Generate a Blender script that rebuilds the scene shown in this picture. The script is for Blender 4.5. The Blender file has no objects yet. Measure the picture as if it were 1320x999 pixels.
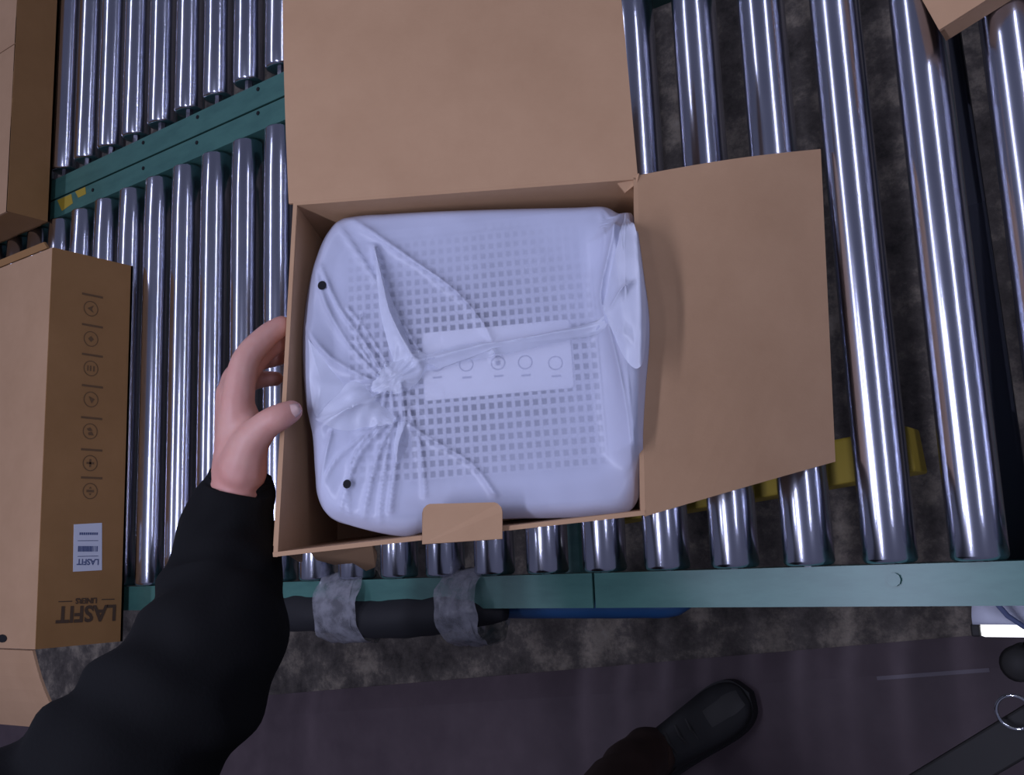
import bpy, bmesh, math, random
from mathutils import Vector, Matrix, noise
random.seed(7)
V = Vector
S = bpy.context.scene
COL = S.collection

# ------------------------------------------------------------------ camera
CAM_X = V((0.8017, -0.0376, -0.5965)); CAM_D = V((-0.1323, -0.9844, -0.1158)); CAM_F = V((-0.5829, 0.1717, -0.7942))
FPX = 1294.6
C = V((0.0, 0.0, 1.7343))
cd = bpy.data.cameras.new('camera'); cam = bpy.data.objects.new('camera', cd); COL.objects.link(cam)
cd.sensor_width = 36.0; cd.sensor_fit = 'HORIZONTAL'; cd.lens = FPX / 1320 * 36.0
cd.clip_start = 0.02; cd.clip_end = 60
bx_, bz_ = CAM_X.normalized(), -CAM_F.normalized()
by_ = bz_.cross(bx_).normalized(); bx_ = by_.cross(bz_)
cam.matrix_world = Matrix(((bx_.x, by_.x, bz_.x, C.x), (bx_.y, by_.y, bz_.y, C.y), (bx_.z, by_.z, bz_.z, C.z), (0, 0, 0, 1)))
S.camera = cam

# ------------------------------------------------------------------ world, lamps, exposure
w = bpy.data.worlds.new('World'); S.world = w; w.use_nodes = True
w.node_tree.nodes['Background'].inputs[0].default_value = (0.60, 0.64, 1.0, 1)
w.node_tree.nodes['Background'].inputs[1].default_value = 0.13
S.view_settings.view_transform = 'Standard'; S.view_settings.look = 'None'
S.view_settings.exposure = 0.0; S.view_settings.gamma = 1.0; S.view_settings.use_curve_mapping = False

def strip(name, x, y0, y1, z, width, power, col=(0.69, 0.72, 1.0)):
    ld = bpy.data.lights.new(name, 'AREA'); ld.shape = 'RECTANGLE'; ld.size = width; ld.size_y = y1 - y0
    ld.energy = power; ld.color = col
    o = bpy.data.objects.new(name, ld); COL.objects.link(o); o.location = (x, (y0 + y1) / 2, z)
    return o
# two tube fixtures hung over the work station, dimmer rows high under the roof
strip('station_tubes', -0.70, -0.75, 0.50, 2.30, 0.05, 10.8)
strip('station_tubes', 0.98, -0.50, 2.40, 2.30, 0.05, 17)
strip('ceiling_tubes', -3.2, -1.5, 5.5, 6.0, 0.16, 90)

# ------------------------------------------------------------------ pixel to place helpers (a ray met with a real plane)
def ray(px, py):
    return CAM_X * ((px - 660) / FPX) + CAM_D * ((py - 499.5) / FPX) + CAM_F
def onz(px, py, z): d = ray(px, py); return C + d * ((z - C.z) / d.z)
def onx(px, py, x): d = ray(px, py); return C + d * ((x - C.x) / d.x)
def dep(px, py, t): return C + ray(px, py) * t

# ------------------------------------------------------------------ materials
MATS = {}
def mat(name, col, rough=0.6, metal=0.0, **kw):
    m = bpy.data.materials.new(name); m.use_nodes = True; MATS[name] = m
    nt = m.node_tree; b = nt.nodes['Principled BSDF']
    b.inputs['Base Color'].default_value = (*col, 1); b.inputs['Roughness'].default_value = rough; b.inputs['Metallic'].default_value = metal
    for k, v in kw.items(): b.inputs[k.replace('_', ' ')].default_value = v
    return m
def N(m, t, **kw):
    n = m.node_tree.nodes.new(t)
    for k, v in kw.items(): setattr(n, k, v)
    return n
def L(m, a, b): m.node_tree.links.new(a, b)
def coords(m, scale=(1, 1, 1), kind='Object'):
    tc = N(m, 'ShaderNodeTexCoord'); mp = N(m, 'ShaderNodeMapping'); mp.inputs['Scale'].default_value = scale
    L(m, tc.outputs[kind], mp.inputs[0]); return mp.outputs[0]
def noisy(m, co, scale, stops, detail=6, rough=0.6, target='Base Color'):
    n = N(m, 'ShaderNodeTexNoise'); n.inputs['Scale'].default_value = scale; n.inputs['Detail'].default_value = detail
    n.inputs['Roughness'].default_value = rough; L(m, co, n.inputs['Vector'])
    r = N(m, 'ShaderNodeValToRGB'); e = r.color_ramp.elements
    while len(e) < len(stops): e.new(0.5)
    for el, (p, c) in zip(e, stops): el.position = p; el.color = (*c, 1) if len(c) == 3 else c
    L(m, n.outputs['Fac'], r.inputs[0])
    if target: L(m, r.outputs[0], m.node_tree.nodes['Principled BSDF'].inputs[target])
    return n, r
def bump(m, src, strength, dist=0.002):
    b = N(m, 'ShaderNodeBump'); b.inputs['Strength'].default_value = strength; b.inputs['Distance'].default_value = dist
    L(m, src, b.inputs['Height']); L(m, b.outputs[0], m.node_tree.nodes['Principled BSDF'].inputs['Normal'])

def kraft(name, c0, c1, sc=(1, 1, 1)):
    m = mat(name, c0, 0.75)
    n, r = noisy(m, coords(m, sc), 9, [(0.3, c0), (0.7, c1)], 8, 0.65)
    n2 = N(m, 'ShaderNodeTexNoise'); n2.inputs['Scale'].default_value = 60; n2.inputs['Detail'].default_value = 4
    L(m, coords(m, (1, 8, 8)), n2.inputs['Vector']); bump(m, n2.outputs['Fac'], 0.12, 0.001)
    return m
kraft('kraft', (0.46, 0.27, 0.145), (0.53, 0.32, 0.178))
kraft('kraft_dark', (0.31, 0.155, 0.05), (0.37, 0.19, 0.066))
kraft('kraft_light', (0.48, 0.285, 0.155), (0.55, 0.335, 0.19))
mat('print_brown', (0.085, 0.05, 0.028), 0.7)
mat('print_faded', (0.15, 0.08, 0.032), 0.7)
mat('print_grey', (0.36, 0.37, 0.46), 0.6)
mat('print_blue', (0.10, 0.13, 0.26), 0.6)
mat('sticker', (0.72, 0.74, 0.82), 0.5)
# rollers: zinc plated steel with fine lengthwise wear
m = mat('zinc', (0.5, 0.52, 0.6), 0.26, 1.0)
n, r = noisy(m, coords(m, (3, 1, 3)), 9, [(0.3, (0.56, 0.58, 0.68)), (0.55, (0.62, 0.635, 0.73)), (0.8, (0.58, 0.60, 0.70))], 4, 0.5)
n2, r2 = noisy(m, coords(m, (2, 1, 2)), 9, [(0.3, (0.175,) * 3), (0.75, (0.215,) * 3)], 2, 0.5, 'Roughness')
m = mat('zinc_cap', (0.62, 0.63, 0.68), 0.3, 1.0)
mat('axle_steel', (0.20, 0.20, 0.22), 0.45, 1.0)
m = mat('green_paint', (0.05, 0.17, 0.16), 0.32)
noisy(m, coords(m, (3, 10, 10)), 6, [(0.3, (0.050, 0.145, 0.125)), (0.6, (0.068, 0.185, 0.155)), (0.8, (0.055, 0.16, 0.138))], 8)
mat('dark_steel', (0.016, 0.014, 0.012), 0.6, 0.0)
mat('dark_tube', (0.10, 0.105, 0.13), 0.5, 0.3)
mat('hole_black', (0.006, 0.006, 0.008), 0.9)
mat('yellow_paint', (0.42, 0.30, 0.03), 0.6)
m = mat('foam_black', (0.010, 0.010, 0.012), 0.7)
mat('blue_tape', (0.012, 0.06, 0.16), 0.45)
m = mat('concrete', (0.2, 0.18, 0.17), 0.8)
n, r = noisy(m, coords(m), 8.0, [(0.36, (0.040, 0.033, 0.028)), (0.50, (0.125, 0.105, 0.088)), (0.60, (0.31, 0.26, 0.20)), (0.72, (0.42, 0.36, 0.29))], 12, 0.74)
bump(m, n.outputs['Fac'], 0.3, 0.004)
m = mat('mat_rubber', (0.085, 0.068, 0.08), 0.6)
n, r = noisy(m, coords(m), 14, [(0.3, (0.092, 0.062, 0.070)), (0.7, (0.125, 0.088, 0.096))], 8)
mat('mat_edge', (0.20, 0.17, 0.19), 0.6)
# appliance and bag
mat('white_plastic', (0.70, 0.71, 0.78), 0.45)
mat('grille_white', (0.66, 0.67, 0.75), 0.45)
mat('grille_dark', (0.05, 0.052, 0.065), 0.7)
mat('plate_white', (0.88, 0.88, 0.93), 0.4)
def film(name, lo, hi, col, scale=7.0, centre=None):
    m = bpy.data.materials.new(name); m.use_nodes = True; MATS[name] = m; nt = m.node_tree
    for n in list(nt.nodes):
        if n.type != 'OUTPUT_MATERIAL': nt.nodes.remove(n)
    out = nt.nodes['Material Output']
    d = N(m, 'ShaderNodeBsdfDiffuse'); d.inputs[0].default_value = (*col, 1)
    t = N(m, 'ShaderNodeBsdfTranslucent'); t.inputs[0].default_value = (*col, 1)
    g = N(m, 'ShaderNodeBsdfGlossy'); g.inputs['Roughness'].default_value = 0.28
    tr = N(m, 'ShaderNodeBsdfTransparent')
    a = N(m, 'ShaderNodeMixShader'); a.inputs[0].default_value = 0.2; L(m, d.outputs[0], a.inputs[1]); L(m, t.outputs[0], a.inputs[2])
    fr = N(m, 'ShaderNodeFresnel'); fr.inputs[0].default_value = 1.4
    b = N(m, 'ShaderNodeMixShader'); L(m, fr.outputs[0], b.inputs[0]); L(m, a.outputs[0], b.inputs[1]); L(m, g.outputs[0], b.inputs[2])
    no = N(m, 'ShaderNodeTexNoise'); no.inputs['Scale'].default_value = scale; no.inputs['Detail'].default_value = 3
    tc = N(m, 'ShaderNodeTexCoord'); L(m, tc.outputs['Object'], no.inputs['Vector'])
    mr = N(m, 'ShaderNodeMapRange'); mr.inputs[1].default_value = 0.35; mr.inputs[2].default_value = 0.65
    mr.inputs[3].default_value = lo; mr.inputs[4].default_value = hi; L(m, no.outputs['Fac'], mr.inputs[0])
    fac = mr.outputs[0]
    if centre:                                  # film is doubled and pleated away from the stretched middle
        vd = N(m, 'ShaderNodeVectorMath', operation='DISTANCE'); L(m, tc.outputs['Object'], vd.inputs[0]); vd.inputs[1].default_value = centre
        m2 = N(m, 'ShaderNodeMapRange'); m2.inputs[1].default_value = 0.07; m2.inputs[2].default_value = 0.17; m2.inputs[3].default_value = 0.0; m2.inputs[4].default_value = 0.30
        L(m, vd.outputs['Value'], m2.inputs[0]); ad = N(m, 'ShaderNodeMath', operation='ADD'); ad.use_clamp = True
        L(m, fac, ad.inputs[0]); L(m, m2.outputs[0], ad.inputs[1]); fac = ad.outputs[0]
    x = N(m, 'ShaderNodeMixShader'); L(m, fac, x.inputs[0]); L(m, tr.outputs[0], x.inputs[1]); L(m, b.outputs[0], x.inputs[2])
    L(m, x.outputs[0], out.inputs[0]); return m
film('bag_film', 0.45, 0.63, (0.74, 0.775, 0.96), 7.0, (-0.553, 0.165, 1.04))
film('bag_fold', 0.66, 0.90, (0.83, 0.865, 1.0), 14)
film('stretch_film', 0.25, 0.80, (0.42, 0.42, 0.46), 55)
# person
m = mat('skin', (0.55, 0.30, 0.24), 0.5, Subsurface_Weight=0.15)
m.node_tree.nodes['Principled BSDF'].inputs['Subsurface Radius'].default_value = (0.01, 0.004, 0.002)
m.node_tree.nodes['Principled BSDF'].inputs['Subsurface Scale'].default_value = 0.4
noisy(m, coords(m), 18, [(0.35, (0.58, 0.27, 0.22)), (0.65, (0.63, 0.35, 0.285))], 4)
mat('nail', (0.66, 0.44, 0.40), 0.3)
m = mat('black_knit', (0.0055, 0.0055, 0.006), 0.9, Specular_IOR_Level=0.2)
n2 = N(m, 'ShaderNodeTexNoise'); n2.inputs['Scale'].default_value = 350; L(m, coords(m), n2.inputs['Vector']); bump(m, n2.outputs['Fac'], 0.3, 0.001)
mat('brown_trouser', (0.045, 0.020, 0.012), 0.9)
mat('shoe_black', (0.016, 0.015, 0.014), 0.6)
mat('shoe_toe', (0.045, 0.042, 0.038), 0.5)
mat('hair_dark', (0.02, 0.014, 0.01), 0.7)
mat('chrome', (0.8, 0.82, 0.86), 0.12, 1.0)
mat('paper_white', (0.75, 0.77, 0.88), 0.5)
m = mat('lamp_tube', (0.9, 0.9, 0.9), 0.4); b = m.node_tree.nodes['Principled BSDF']
b.inputs['Emission Color'].default_value = (0.95, 0.96, 1, 1); b.inputs['Emission Strength'].default_value = 1.6

# ------------------------------------------------------------------ object helpers
def link(name, me, m=None, parent=None, smooth=False):
    o = bpy.data.objects.new(name, me); COL.objects.link(o)
    if m and not me.materials: me.materials.append(MATS[m])
    if parent: o.parent = parent
    if smooth:
        for p in me.polygons: p.use_smooth = True
    return o
def obj(name, bm, m, parent=None, smooth=False):
    """meshes are built in world coordinates; things keep their empties at the base, parts hang from them"""
    bmesh.ops.recalc_face_normals(bm, faces=bm.faces)
    me = bpy.data.meshes.new(name); bm.to_mesh(me); bm.free()
    o = link(name, me, m, parent, smooth)
    if parent: o.matrix_parent_inverse = root_inv(parent)
    return o
def root_inv(p):
    mtx = Matrix.Identity(4); q = p
    while q:
        mtx = (q.matrix_parent_inverse @ Matrix.Translation(q.location) if q.parent else Matrix.Translation(q.location)) @ mtx
        q = q.parent
    return mtx.inverted()
def thing(name, label, cat, loc=(0, 0, 0), group=None, kind=None):
    o = bpy.data.objects.new(name, None); COL.objects.link(o); o.location = loc; o.empty_display_size = 0.05
    return tag(o, label, cat, group, kind)
def tag(o, label, cat=None, group=None, kind=None):
    o['label'] = label
    if cat: o['category'] = cat
    if group: o['group'] = group
    if kind: o['kind'] = kind
    return o

def add_box(bm, c, s, mtx=None, bev=0.0):
    r = bmesh.ops.create_cube(bm, size=1.0)
    bmesh.ops.scale(bm, vec=s, verts=r['verts'])
    if bev > 0:
        es = list({e for v in r['verts'] for e in v.link_edges})
        rr = bmesh.ops.bevel(bm, geom=es, offset=bev, segments=2, affect='EDGES', profile=0.5)
        vs = list({v for f in rr['faces'] for v in f.verts} | {v for v in r['verts'] if v.is_valid})
        vs = list({v for v in vs} | {v for f in rr['faces'] for e in f.edges for g in e.link_faces for v in g.verts})
    else: vs = r['verts']
    if mtx: bmesh.ops.transform(bm, matrix=mtx, verts=vs)
    bmesh.ops.translate(bm, vec=V(c), verts=vs)
def frame_at(d):
    d = d.normalized(); u = V((0, 0, 1)) if abs(d.z) < 0.9 else V((1, 0, 0))
    a = d.cross(u).normalized(); return a, a.cross(d).normalized()
def add_rings(bm, rings, caps=True, closed=True):
    rs = [[bm.verts.new(p) for p in r] for r in rings]
    n = len(rs[0])
    for a, b in zip(rs, rs[1:]):
        for i in range(n if closed else n - 1):
            bm.faces.new((a[i], a[(i + 1) % n], b[(i + 1) % n], b[i]))
    if caps:
        bm.faces.new(rs[0]); bm.faces.new(list(reversed(rs[-1])))
    return rs
def add_tube(bm, pts, radii, n=16, wob=0.0, sc=20, caps=True, squash=1.0):
    rings = []; pts = [V(p) for p in pts]; prev = None
    for i, p in enumerate(pts):
        d = (pts[min(i + 1, len(pts) - 1)] - pts[max(i - 1, 0)]).normalized()
        if prev is None: a, b = frame_at(d)
        else:
            a = (prev - d * prev.dot(d)).normalized(); b = d.cross(a)
        prev = a; r = radii[i] if hasattr(radii, '__len__') else radii
        ring = []
        for k in range(n):
            t = 2 * math.pi * k / n; v = a * math.cos(t) + b * math.sin(t) * squash
            rr = r
            q = p + v * rr
            if wob: q = p + v * (rr * (1 + wob * (noise.noise(q * sc) + 0.5 * noise.noise(q * sc * 2.3))))
            ring.append(q)
        rings.append(ring)
    return add_rings(bm, rings, caps)
def catmull(pts, n):
    out = []; P = [tuple(p) for p in pts]; m_ = len(P)
    for i in range(m_ - 1):
        p0, p1, p2, p3 = P[max(i - 1, 0)], P[i], P[i + 1], P[min(i + 2, m_ - 1)]
        for k in range(n):
            t = k / n
            out.append(tuple(0.5 * (2 * b + (c - a) * t + (2 * a - 5 * b + 4 * c - d) * t * t + (3 * b - a - 3 * c + d) * t ** 3) for a, b, c, d in zip(p0, p1, p2, p3)))
    out.append(P[-1]); return out
def sheet(name, g, th, m, parent, smooth=False):
    """solid sheet from a grid of points; thickness goes against the grid normal"""
    bm = bmesh.new(); nu, nv = len(g), len(g[0])
    def nrm(i, j):
        a = g[min(i + 1, nu - 1)][j] - g[max(i - 1, 0)][j]; b = g[i][min(j + 1, nv - 1)] - g[i][max(j - 1, 0)]
        return a.cross(b).normalized()
    T = [[bm.verts.new(g[i][j]) for j in range(nv)] for i in range(nu)]
    B = [[bm.verts.new(g[i][j] - nrm(i, j) * th) for j in range(nv)] for i in range(nu)]
    for i in range(nu - 1):
        for j in range(nv - 1):
            bm.faces.new((T[i][j], T[i + 1][j], T[i + 1][j + 1], T[i][j + 1]))
            bm.faces.new((B[i][j], B[i][j + 1], B[i + 1][j + 1], B[i + 1][j]))
    def side(l, k):
        for a, b, c, d in zip(l, l[1:], k[1:], k): bm.faces.new((a, b, c, d))
    side(T[0], B[0]); side(T[-1], B[-1]); side([r[0] for r in T], [r[0] for r in B]); side([r[-1] for r in T], [r[-1] for r in B])
    return obj(name, bm, m, parent, smooth)
def bil(a, b, c, d, nu=6, nv=6, f=None):
    """grid a->b along u, a->d along v (corner order a, b, c, d)"""
    out = []
    for i in range(nu + 1):
        u = i / nu; row = []
        for j in range(nv + 1):
            v = j / nv; p = (a * (1 - u) + b * u) * (1 - v) + (d * (1 - u) + c * u) * v
            if f: p = p + f(u, v)
            row.append(p)
        out.append(row)
    return out
def poly_prism(name, pts, n, th, m, parent):
    bm = bmesh.new(); n = n.normalized()
    add_rings(bm, [[p for p in pts], [p + n * th for p in pts]])
    return obj(name, bm, m, parent)
def text_mesh(name, s, size, origin, ax, ay, m, parent, th=0.0003, bold=0.0):
    cu = bpy.data.curves.new(name, 'FONT'); cu.body = s; cu.size = size; cu.align_x = 'CENTER'; cu.align_y = 'CENTER'; cu.extrude = th; cu.offset = bold
    cu.resolution_u = 3
    o = bpy.data.objects.new(name, cu); COL.objects.link(o)
    dg = bpy.context.evaluated_depsgraph_get(); me = bpy.data.meshes.new_from_object(o.evaluated_get(dg))
    bpy.data.objects.remove(o); bpy.data.curves.remove(cu)
    az = ax.cross(ay)
    me.transform(Matrix(((ax.x, ay.x, az.x, origin.x), (ax.y, ay.y, az.y, origin.y), (ax.z, ay.z, az.z, origin.z), (0, 0, 0, 1))))
    me.materials.clear(); o = link(name, me, m, parent)
    if parent: o.matrix_parent_inverse = root_inv(parent)
    return o

# ------------------------------------------------------------------ setting
ZR = 0.78; RR = 0.0241; ZT = ZR + RR; PITCH = 0.0762; X0 = -0.2026
bm = bmesh.new(); add_box(bm, (-1.2, 0.8, -0.05), (9, 7, 0.1))
tag(obj('floor', bm, 'concrete'), 'stained grey concrete floor under the conveyors', kind='structure')
# rubber mat: edge runs a little askew to the conveyor
e0 = onz(-100, 934, 0.012); e1 = onz(1250, 820, 0.012); ed = (e1 - e0).normalized(); en = V((ed.y, -ed.x, 0))
e0 = e0 - ed * 1.0; e1 = e1 + ed * 1.5
mat_o = thing('floor_mat', 'dark purplish rubber anti-fatigue mat the worker stands on', 'mat', (-0.8, -0.8, 0))
g = bil(e0 + en * 0.05, e1 + en * 0.05, e1 + en * 1.3, e0 + en * 1.3, 12, 4)
sheet('mat_sheet', [list(reversed(r)) for r in g], 0.0115, 'mat_rubber', mat_o)
g = [[p0 + V((0, 0, dz)) for p0, dz in ((e0 + (e1 - e0) * (i / 12) , -0.0105), (e0 + (e1 - e0) * (i / 12) + en * 0.05, 0))] for i in range(13)]
sheet('bevelled_edge', [list(reversed(r)) for r in g], 0.001, 'mat_rubber', mat_o)
r0 = onz(1130, 872, 0.0125); r1 = onz(1275, 861, 0.0125)
sheet('seam_strip', bil(r0, r1, r1 + en * 0.006, r0 + en * 0.006, 2, 1), 0.0006, 'mat_edge', mat_o)

# ------------------------------------------------------------------ roller conveyors
def roller_mesh(length):
    bm = bmesh.new(); prof = [(0.0, RR * 0.42), (0.0, RR * 0.80), (0.0012, RR * 0.93), (0.004, RR)]
    ys = [(y, r) for y, r in prof] + [(length * k / 8, RR) for k in range(1, 8)] + [(length - y, r) for y, r in reversed(prof)]
    n = 40
    rings = [[V((r * math.cos(2 * math.pi * k / n), y, r * math.sin(2 * math.pi * k / n))) for k in range(n)] for y, r in ys]
    add_rings(bm, rings)
    bmesh.ops.recalc_face_normals(bm, faces=bm.faces)
    me = bpy.data.meshes.new('roller'); bm.to_mesh(me); bm.free(); me.materials.append(MATS['zinc'])
    for p in me.polygons: p.use_smooth = len(p.vertices) == 4
    return me
def axle_mesh(length, over):
    bm = bmesh.new()
    rings = [[V((0.0064 * math.cos(math.pi / 3 * k), y, 0.0064 * math.sin(math.pi / 3 * k))) for k in range(6)] for y in (-over, length + over)]
    add_rings(bm, rings); bmesh.ops.recalc_face_normals(bm, faces=bm.faces)
    me = bpy.data.meshes.new('axle'); bm.to_mesh(me); bm.free(); me.materials.append(MATS['axle_steel']); return me
def conveyor(label, xs, y0, y1, rails, base, legs):
    t = thing('roller_conveyor', label, 'conveyor', base)
    ln = y1 - y0; rm, am = roller_mesh(ln), axle_mesh(ln, 0.012)
    inv = Matrix.Translation(base).inverted()
    for x in xs:
        o = link('roller', rm, None, t); o.matrix_parent_inverse = inv; o.location = (x, y0, ZR)
        o.rotation_euler = (0, random.uniform(0, 6.28), 0)
        a = link('axle', am, None, o)
    for ya, yb, x0, x1, out in rails:              # C channel, flange up
        bm = bmesh.new(); zt = ZR + 0.012; hgt = 0.089
        add_box(bm, ((x0 + x1) / 2, (ya + yb) / 2, zt - 0.0015), (x1 - x0, yb - ya, 0.003))
        yw = ya + 0.0015 if out < 0 else yb - 0.0015
        yw = yb - 0.0015 if out < 0 else ya + 0.0015
        add_box(bm, ((x0 + x1) / 2, yw, zt - hgt / 2), (x1 - x0, 0.003, hgt - 0.006))
        add_box(bm, ((x0 + x1) / 2, (ya + yb) / 2, zt - hgt + 0.0015), (x1 - x0, yb - ya, 0.003))
        obj('rail', bm, 'green_paint', t)
    for x in legs:
        for y in (y0 - 0.03, y1 + 0.012):
            bm = bmesh.new(); add_box(bm, (x, y, 0.35), (0.05, 0.02, 0.70)); add_box(bm, (x, y, 0.006), (0.09, 0.035, 0.012)); obj('leg', bm, 'green_paint', t)
        bm = bmesh.new(); add_box(bm, (x, (y0 + y1) / 2, 0.28), (0.04, y1 - y0 + 0.03, 0.03)); obj('cross_bar', bm, 'green_paint', t)
    return t
xs1 = [X0 - PITCH * i for i in range(-5, 27)]
SEAM = onz(765, 755, ZR + 0.012).x
conv1 = conveyor('near roller conveyor with green rails carrying the opened box', xs1, -0.0135, 0.660,
    [(-0.0515, -0.0145, SEAM + 0.0015, 0.25, -1), (-0.0515, -0.0145, -2.3, SEAM - 0.0015, -1), (0.664, 0.700, -2.3, 0.25, 1)], (-1.0, 0.33, 0), (-2.1, -0.95, 0.15))
xs2 = [-1.7247 + PITCH * k for k in range(-7, 20)]
conv2 = conveyor('far roller conveyor behind the double green rail at upper left', xs2, 0.756, 1.44,
    [(0.7035, 0.742, -2.3, -0.2, -1), (1.45, 1.487, -2.3, -0.2, 1)], (-1.2, 1.1, 0), (-2.1, -1.9 + 0.6))
def bolt(px, py, conv, r=0.0032, m='hole_black', h=0.0015):
    p = onz(px, py, ZR + 0.012); bm = bmesh.new()
    add_rings(bm, [[p + V((r * math.cos(k * 0.628), r * math.sin(k * 0.628), z)) for k in range(10)] for z in (0, h)]); obj('bolt', bm, m, conv)
for q in ((333, 115), (255, 151), (185, 184)): bolt(*q, conv2)
for q in ((254, 184), (185, 217), (120, 245), (333, 146)): bolt(*q, conv1)
bolt(1153, 747, conv1, 0.0062, 'green_paint', 0.003)
# old yellow paint on the far rail
for pts in ([(74, 258), (92, 250), (94, 262), (80, 272)], [(97, 247), (110, 241), (111, 250), (101, 255)]):
    poly_prism('paint_patch', [onz(*q, ZR + 0.0121) for q in pts], V((0, 0, 1)), 0.0004, 'yellow_paint', conv1)
# yellow brace and dark return tube below the rollers
bm = bmesh.new(); add_box(bm, (-0.50, 0.085, 0.60), (0.42, 0.05, 0.05), Matrix.Rotation(0.09, 4, 'Z'), 0.003); obj('brace', bm, 'yellow_paint', conv1)['label'] = 'yellow brace'
bm = bmesh.new(); add_tube(bm, [(-0.187, -0.02, 0.70), (-0.200, 0.68, 0.70)], 0.017, 20); obj('return_tube', bm, 'dark_tube', conv1, True)

# ------------------------------------------------------------------ the opened cardboard box, tipped towards the viewer
EZ = V((0.5, 0.1, 0.86)).normalized()
d = ray(828, 445); O = C + d * ((ZT + 0.15 - C.z) / d.z)
def rim(px, py, w=0.0):
    d = ray(px, py); return C + d * (((O + EZ * w) - C).dot(EZ) / d.dot(EZ))
TL, TR, BL, BR = rim(378, 260), rim(822, 226), rim(352, 718), rim(832, 664)
EX = (TR - TL + BR - BL).normalized(); EY = EZ.cross(EX)
OC = (TL + TR + BL + BR) / 4
def down(p):                    # the right bottom edge rests on the rollers
    return p - EZ * 0.175
def on_rollers(p): return p - EZ * ((p.z - ZT - 0.001) / EZ.z)
bTR, bBR = on_rollers(TR), on_rollers(BR)
bTL = TL + (bTR - TR); bBL = BL + (bBR - BR) + EY * 0.034; bBR = bBR + EY * 0.034
box = thing('cardboard_box', 'open brown cardboard box tipped up on the rollers, its back and right flaps spread', 'box', tuple((bTR + bBR) / 2))
TH = 0.004
def wallbend(n, amp): return lambda u, v: n * (amp * math.sin(math.pi * u) * math.sin(math.pi * min(1, v * 1.2)))
sheet('side_panel', bil(bTL, bBL, BL, TL, 6, 6), TH, 'kraft', box)                 # left wall
sheet('side_panel', bil(bBR, bTR, TR, BR, 6, 6), TH, 'kraft', box)                 # right wall
sheet('side_panel', bil(bTR, bTL, TL, TR, 6, 6), TH, 'kraft', box)                 # back wall
sheet('side_panel', bil(bBL, bBR, BR, BL, 6, 6), TH, 'kraft', box)                 # front wall
sheet('base_panel', bil(bTL, bTR, bBR, bBL, 4, 4), TH, 'kraft', box)
# back flap
bd = (V((-0.03, 0.99, 0.05))); bn = (TR - TL).cross(bd).normalized()
def onplane(px, py, p0, n):
    d = ray(px, py); return C + d * ((p0 - C).dot(n) / d.dot(n))
f0, f1 = onplane(364, -42, TL, bn), onplane(797, -42, TL, bn)
TLo = onplane(372, 260, TL, bn) - bd * 0.002
sheet('flap', bil(TLo, TR, f1, f0, 10, 8, lambda u, v: bn * (0.004 * math.sin(math.pi * v) + 0.003 * math.sin(math.pi * u) * v) * (1 if bn.z > 0 else -1)), TH, 'kraft', box)
# right flap, leaning down onto the rollers
g0, g1 = onz(1058, 192, ZT + 0.004), onz(1077, 595, ZT + 0.004)
rn = (g0 - TR).cross(BR - TR).normalized(); rn = rn if rn.z > 0 else -rn
BRo = BR - EY * 0.001
gr = bil(BRo, g1, g0, TR, 10, 10, lambda u, v: rn * (0.006 * math.sin(math.pi * u)))
sheet('flap', gr, TH, 'kraft', box)
# left flap, folded back against the outer wall
ld = (-EZ * 0.985 - EX * 0.17).normalized()
sheet('flap', bil(BL + EY * 0.01, TL - EY * 0.01, TL - EY * 0.012 + ld * 0.15, BL + EY * 0.012 + ld * 0.15, 6, 4), TH, 'kraft', box)
# rounded locking tab of the front wall, bent over the goods
def tabpt(px, py, w): return rim(px, py, w)
tp = [(545, 702, 0.002)] + [(545, 662, 0.008)] + [(545 + 12 * (1 - math.cos(a)), 662 - 12 * math.sin(a), 0.0085) for a in (0.5, 1.05, 1.4)] + \
     [(636 + 12 * math.sin(a), 660 - 12 * math.cos(a), 0.0085) for a in (0.15, 0.55, 1.1)] + [(648, 660, 0.008), (648, 695, 0.002)]
poly_prism('locking_tab', [tabpt(*q) for q in tp], EZ, 0.003, 'kraft', box)
# torn strip of board hanging at the front left corner
ts = [(400, 712, -0.01), (480, 704, -0.01), (486, 716, -0.05), (484, 731, -0.09), (472, 736, -0.10), (455, 726, -0.07), (430, 728, -0.08), (408, 722, -0.05)]
poly_prism('torn_flap', [rim(*q) for q in ts], EY, 0.003, 'kraft', box)
# crushed corner pieces
poly_prism('corner_fold', [rim(796, 238, -0.008), rim(824, 225, 0.0), rim(821, 238, -0.003), rim(806, 250, -0.012)], EZ, 0.003, 'kraft', box)

# ------------------------------------------------------------------ appliance in its bag
def loc(px, py, w):
    p = rim(px, py, w) - OC; return p.dot(EX), p.dot(EY)
def wld(a, b, w): return OC + EX * a + EY * b + EZ * w
WT = -0.016                                                    # top of the appliance, below the rim
aL, aR = loc(422, 480, WT)[0], loc(808, 480, WT)[0]; bT, bB = loc(600, 282, WT)[1], loc(600, 655, WT)[1]
def rrect(a0, a1, b0, b1, r, n=8):
    out = []
    for cx, cy, s in ((a1 - r, b1 - r, 0), (a0 + r, b1 - r, 1), (a0 + r, b0 + r, 2), (a1 - r, b0 + r, 3)):
        for k in range(n + 1):
            t = math.pi / 2 * (s + k / n); out.append((cx + r * math.cos(t), cy + r * math.sin(t)))
    return out
app = thing('appliance', 'white square perforated appliance wrapped in frosted film inside the open box', 'appliance', tuple(wld(0, 0, -0.165)))
ga0, gb1 = loc(446, 306, WT); ga1, gb0 = loc(784, 600, WT)
bm = bmesh.new()
def R_(ins, w, r): return [wld(a, b, w) for a, b in rrect(aL + ins, aR - ins, bB + ins + max(0, -w - 0.03) * 0.2, bT - ins, max(r - ins, 0.004))]
gi = rrect(ga0, ga1, gb0, gb1, 0.006)
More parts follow.
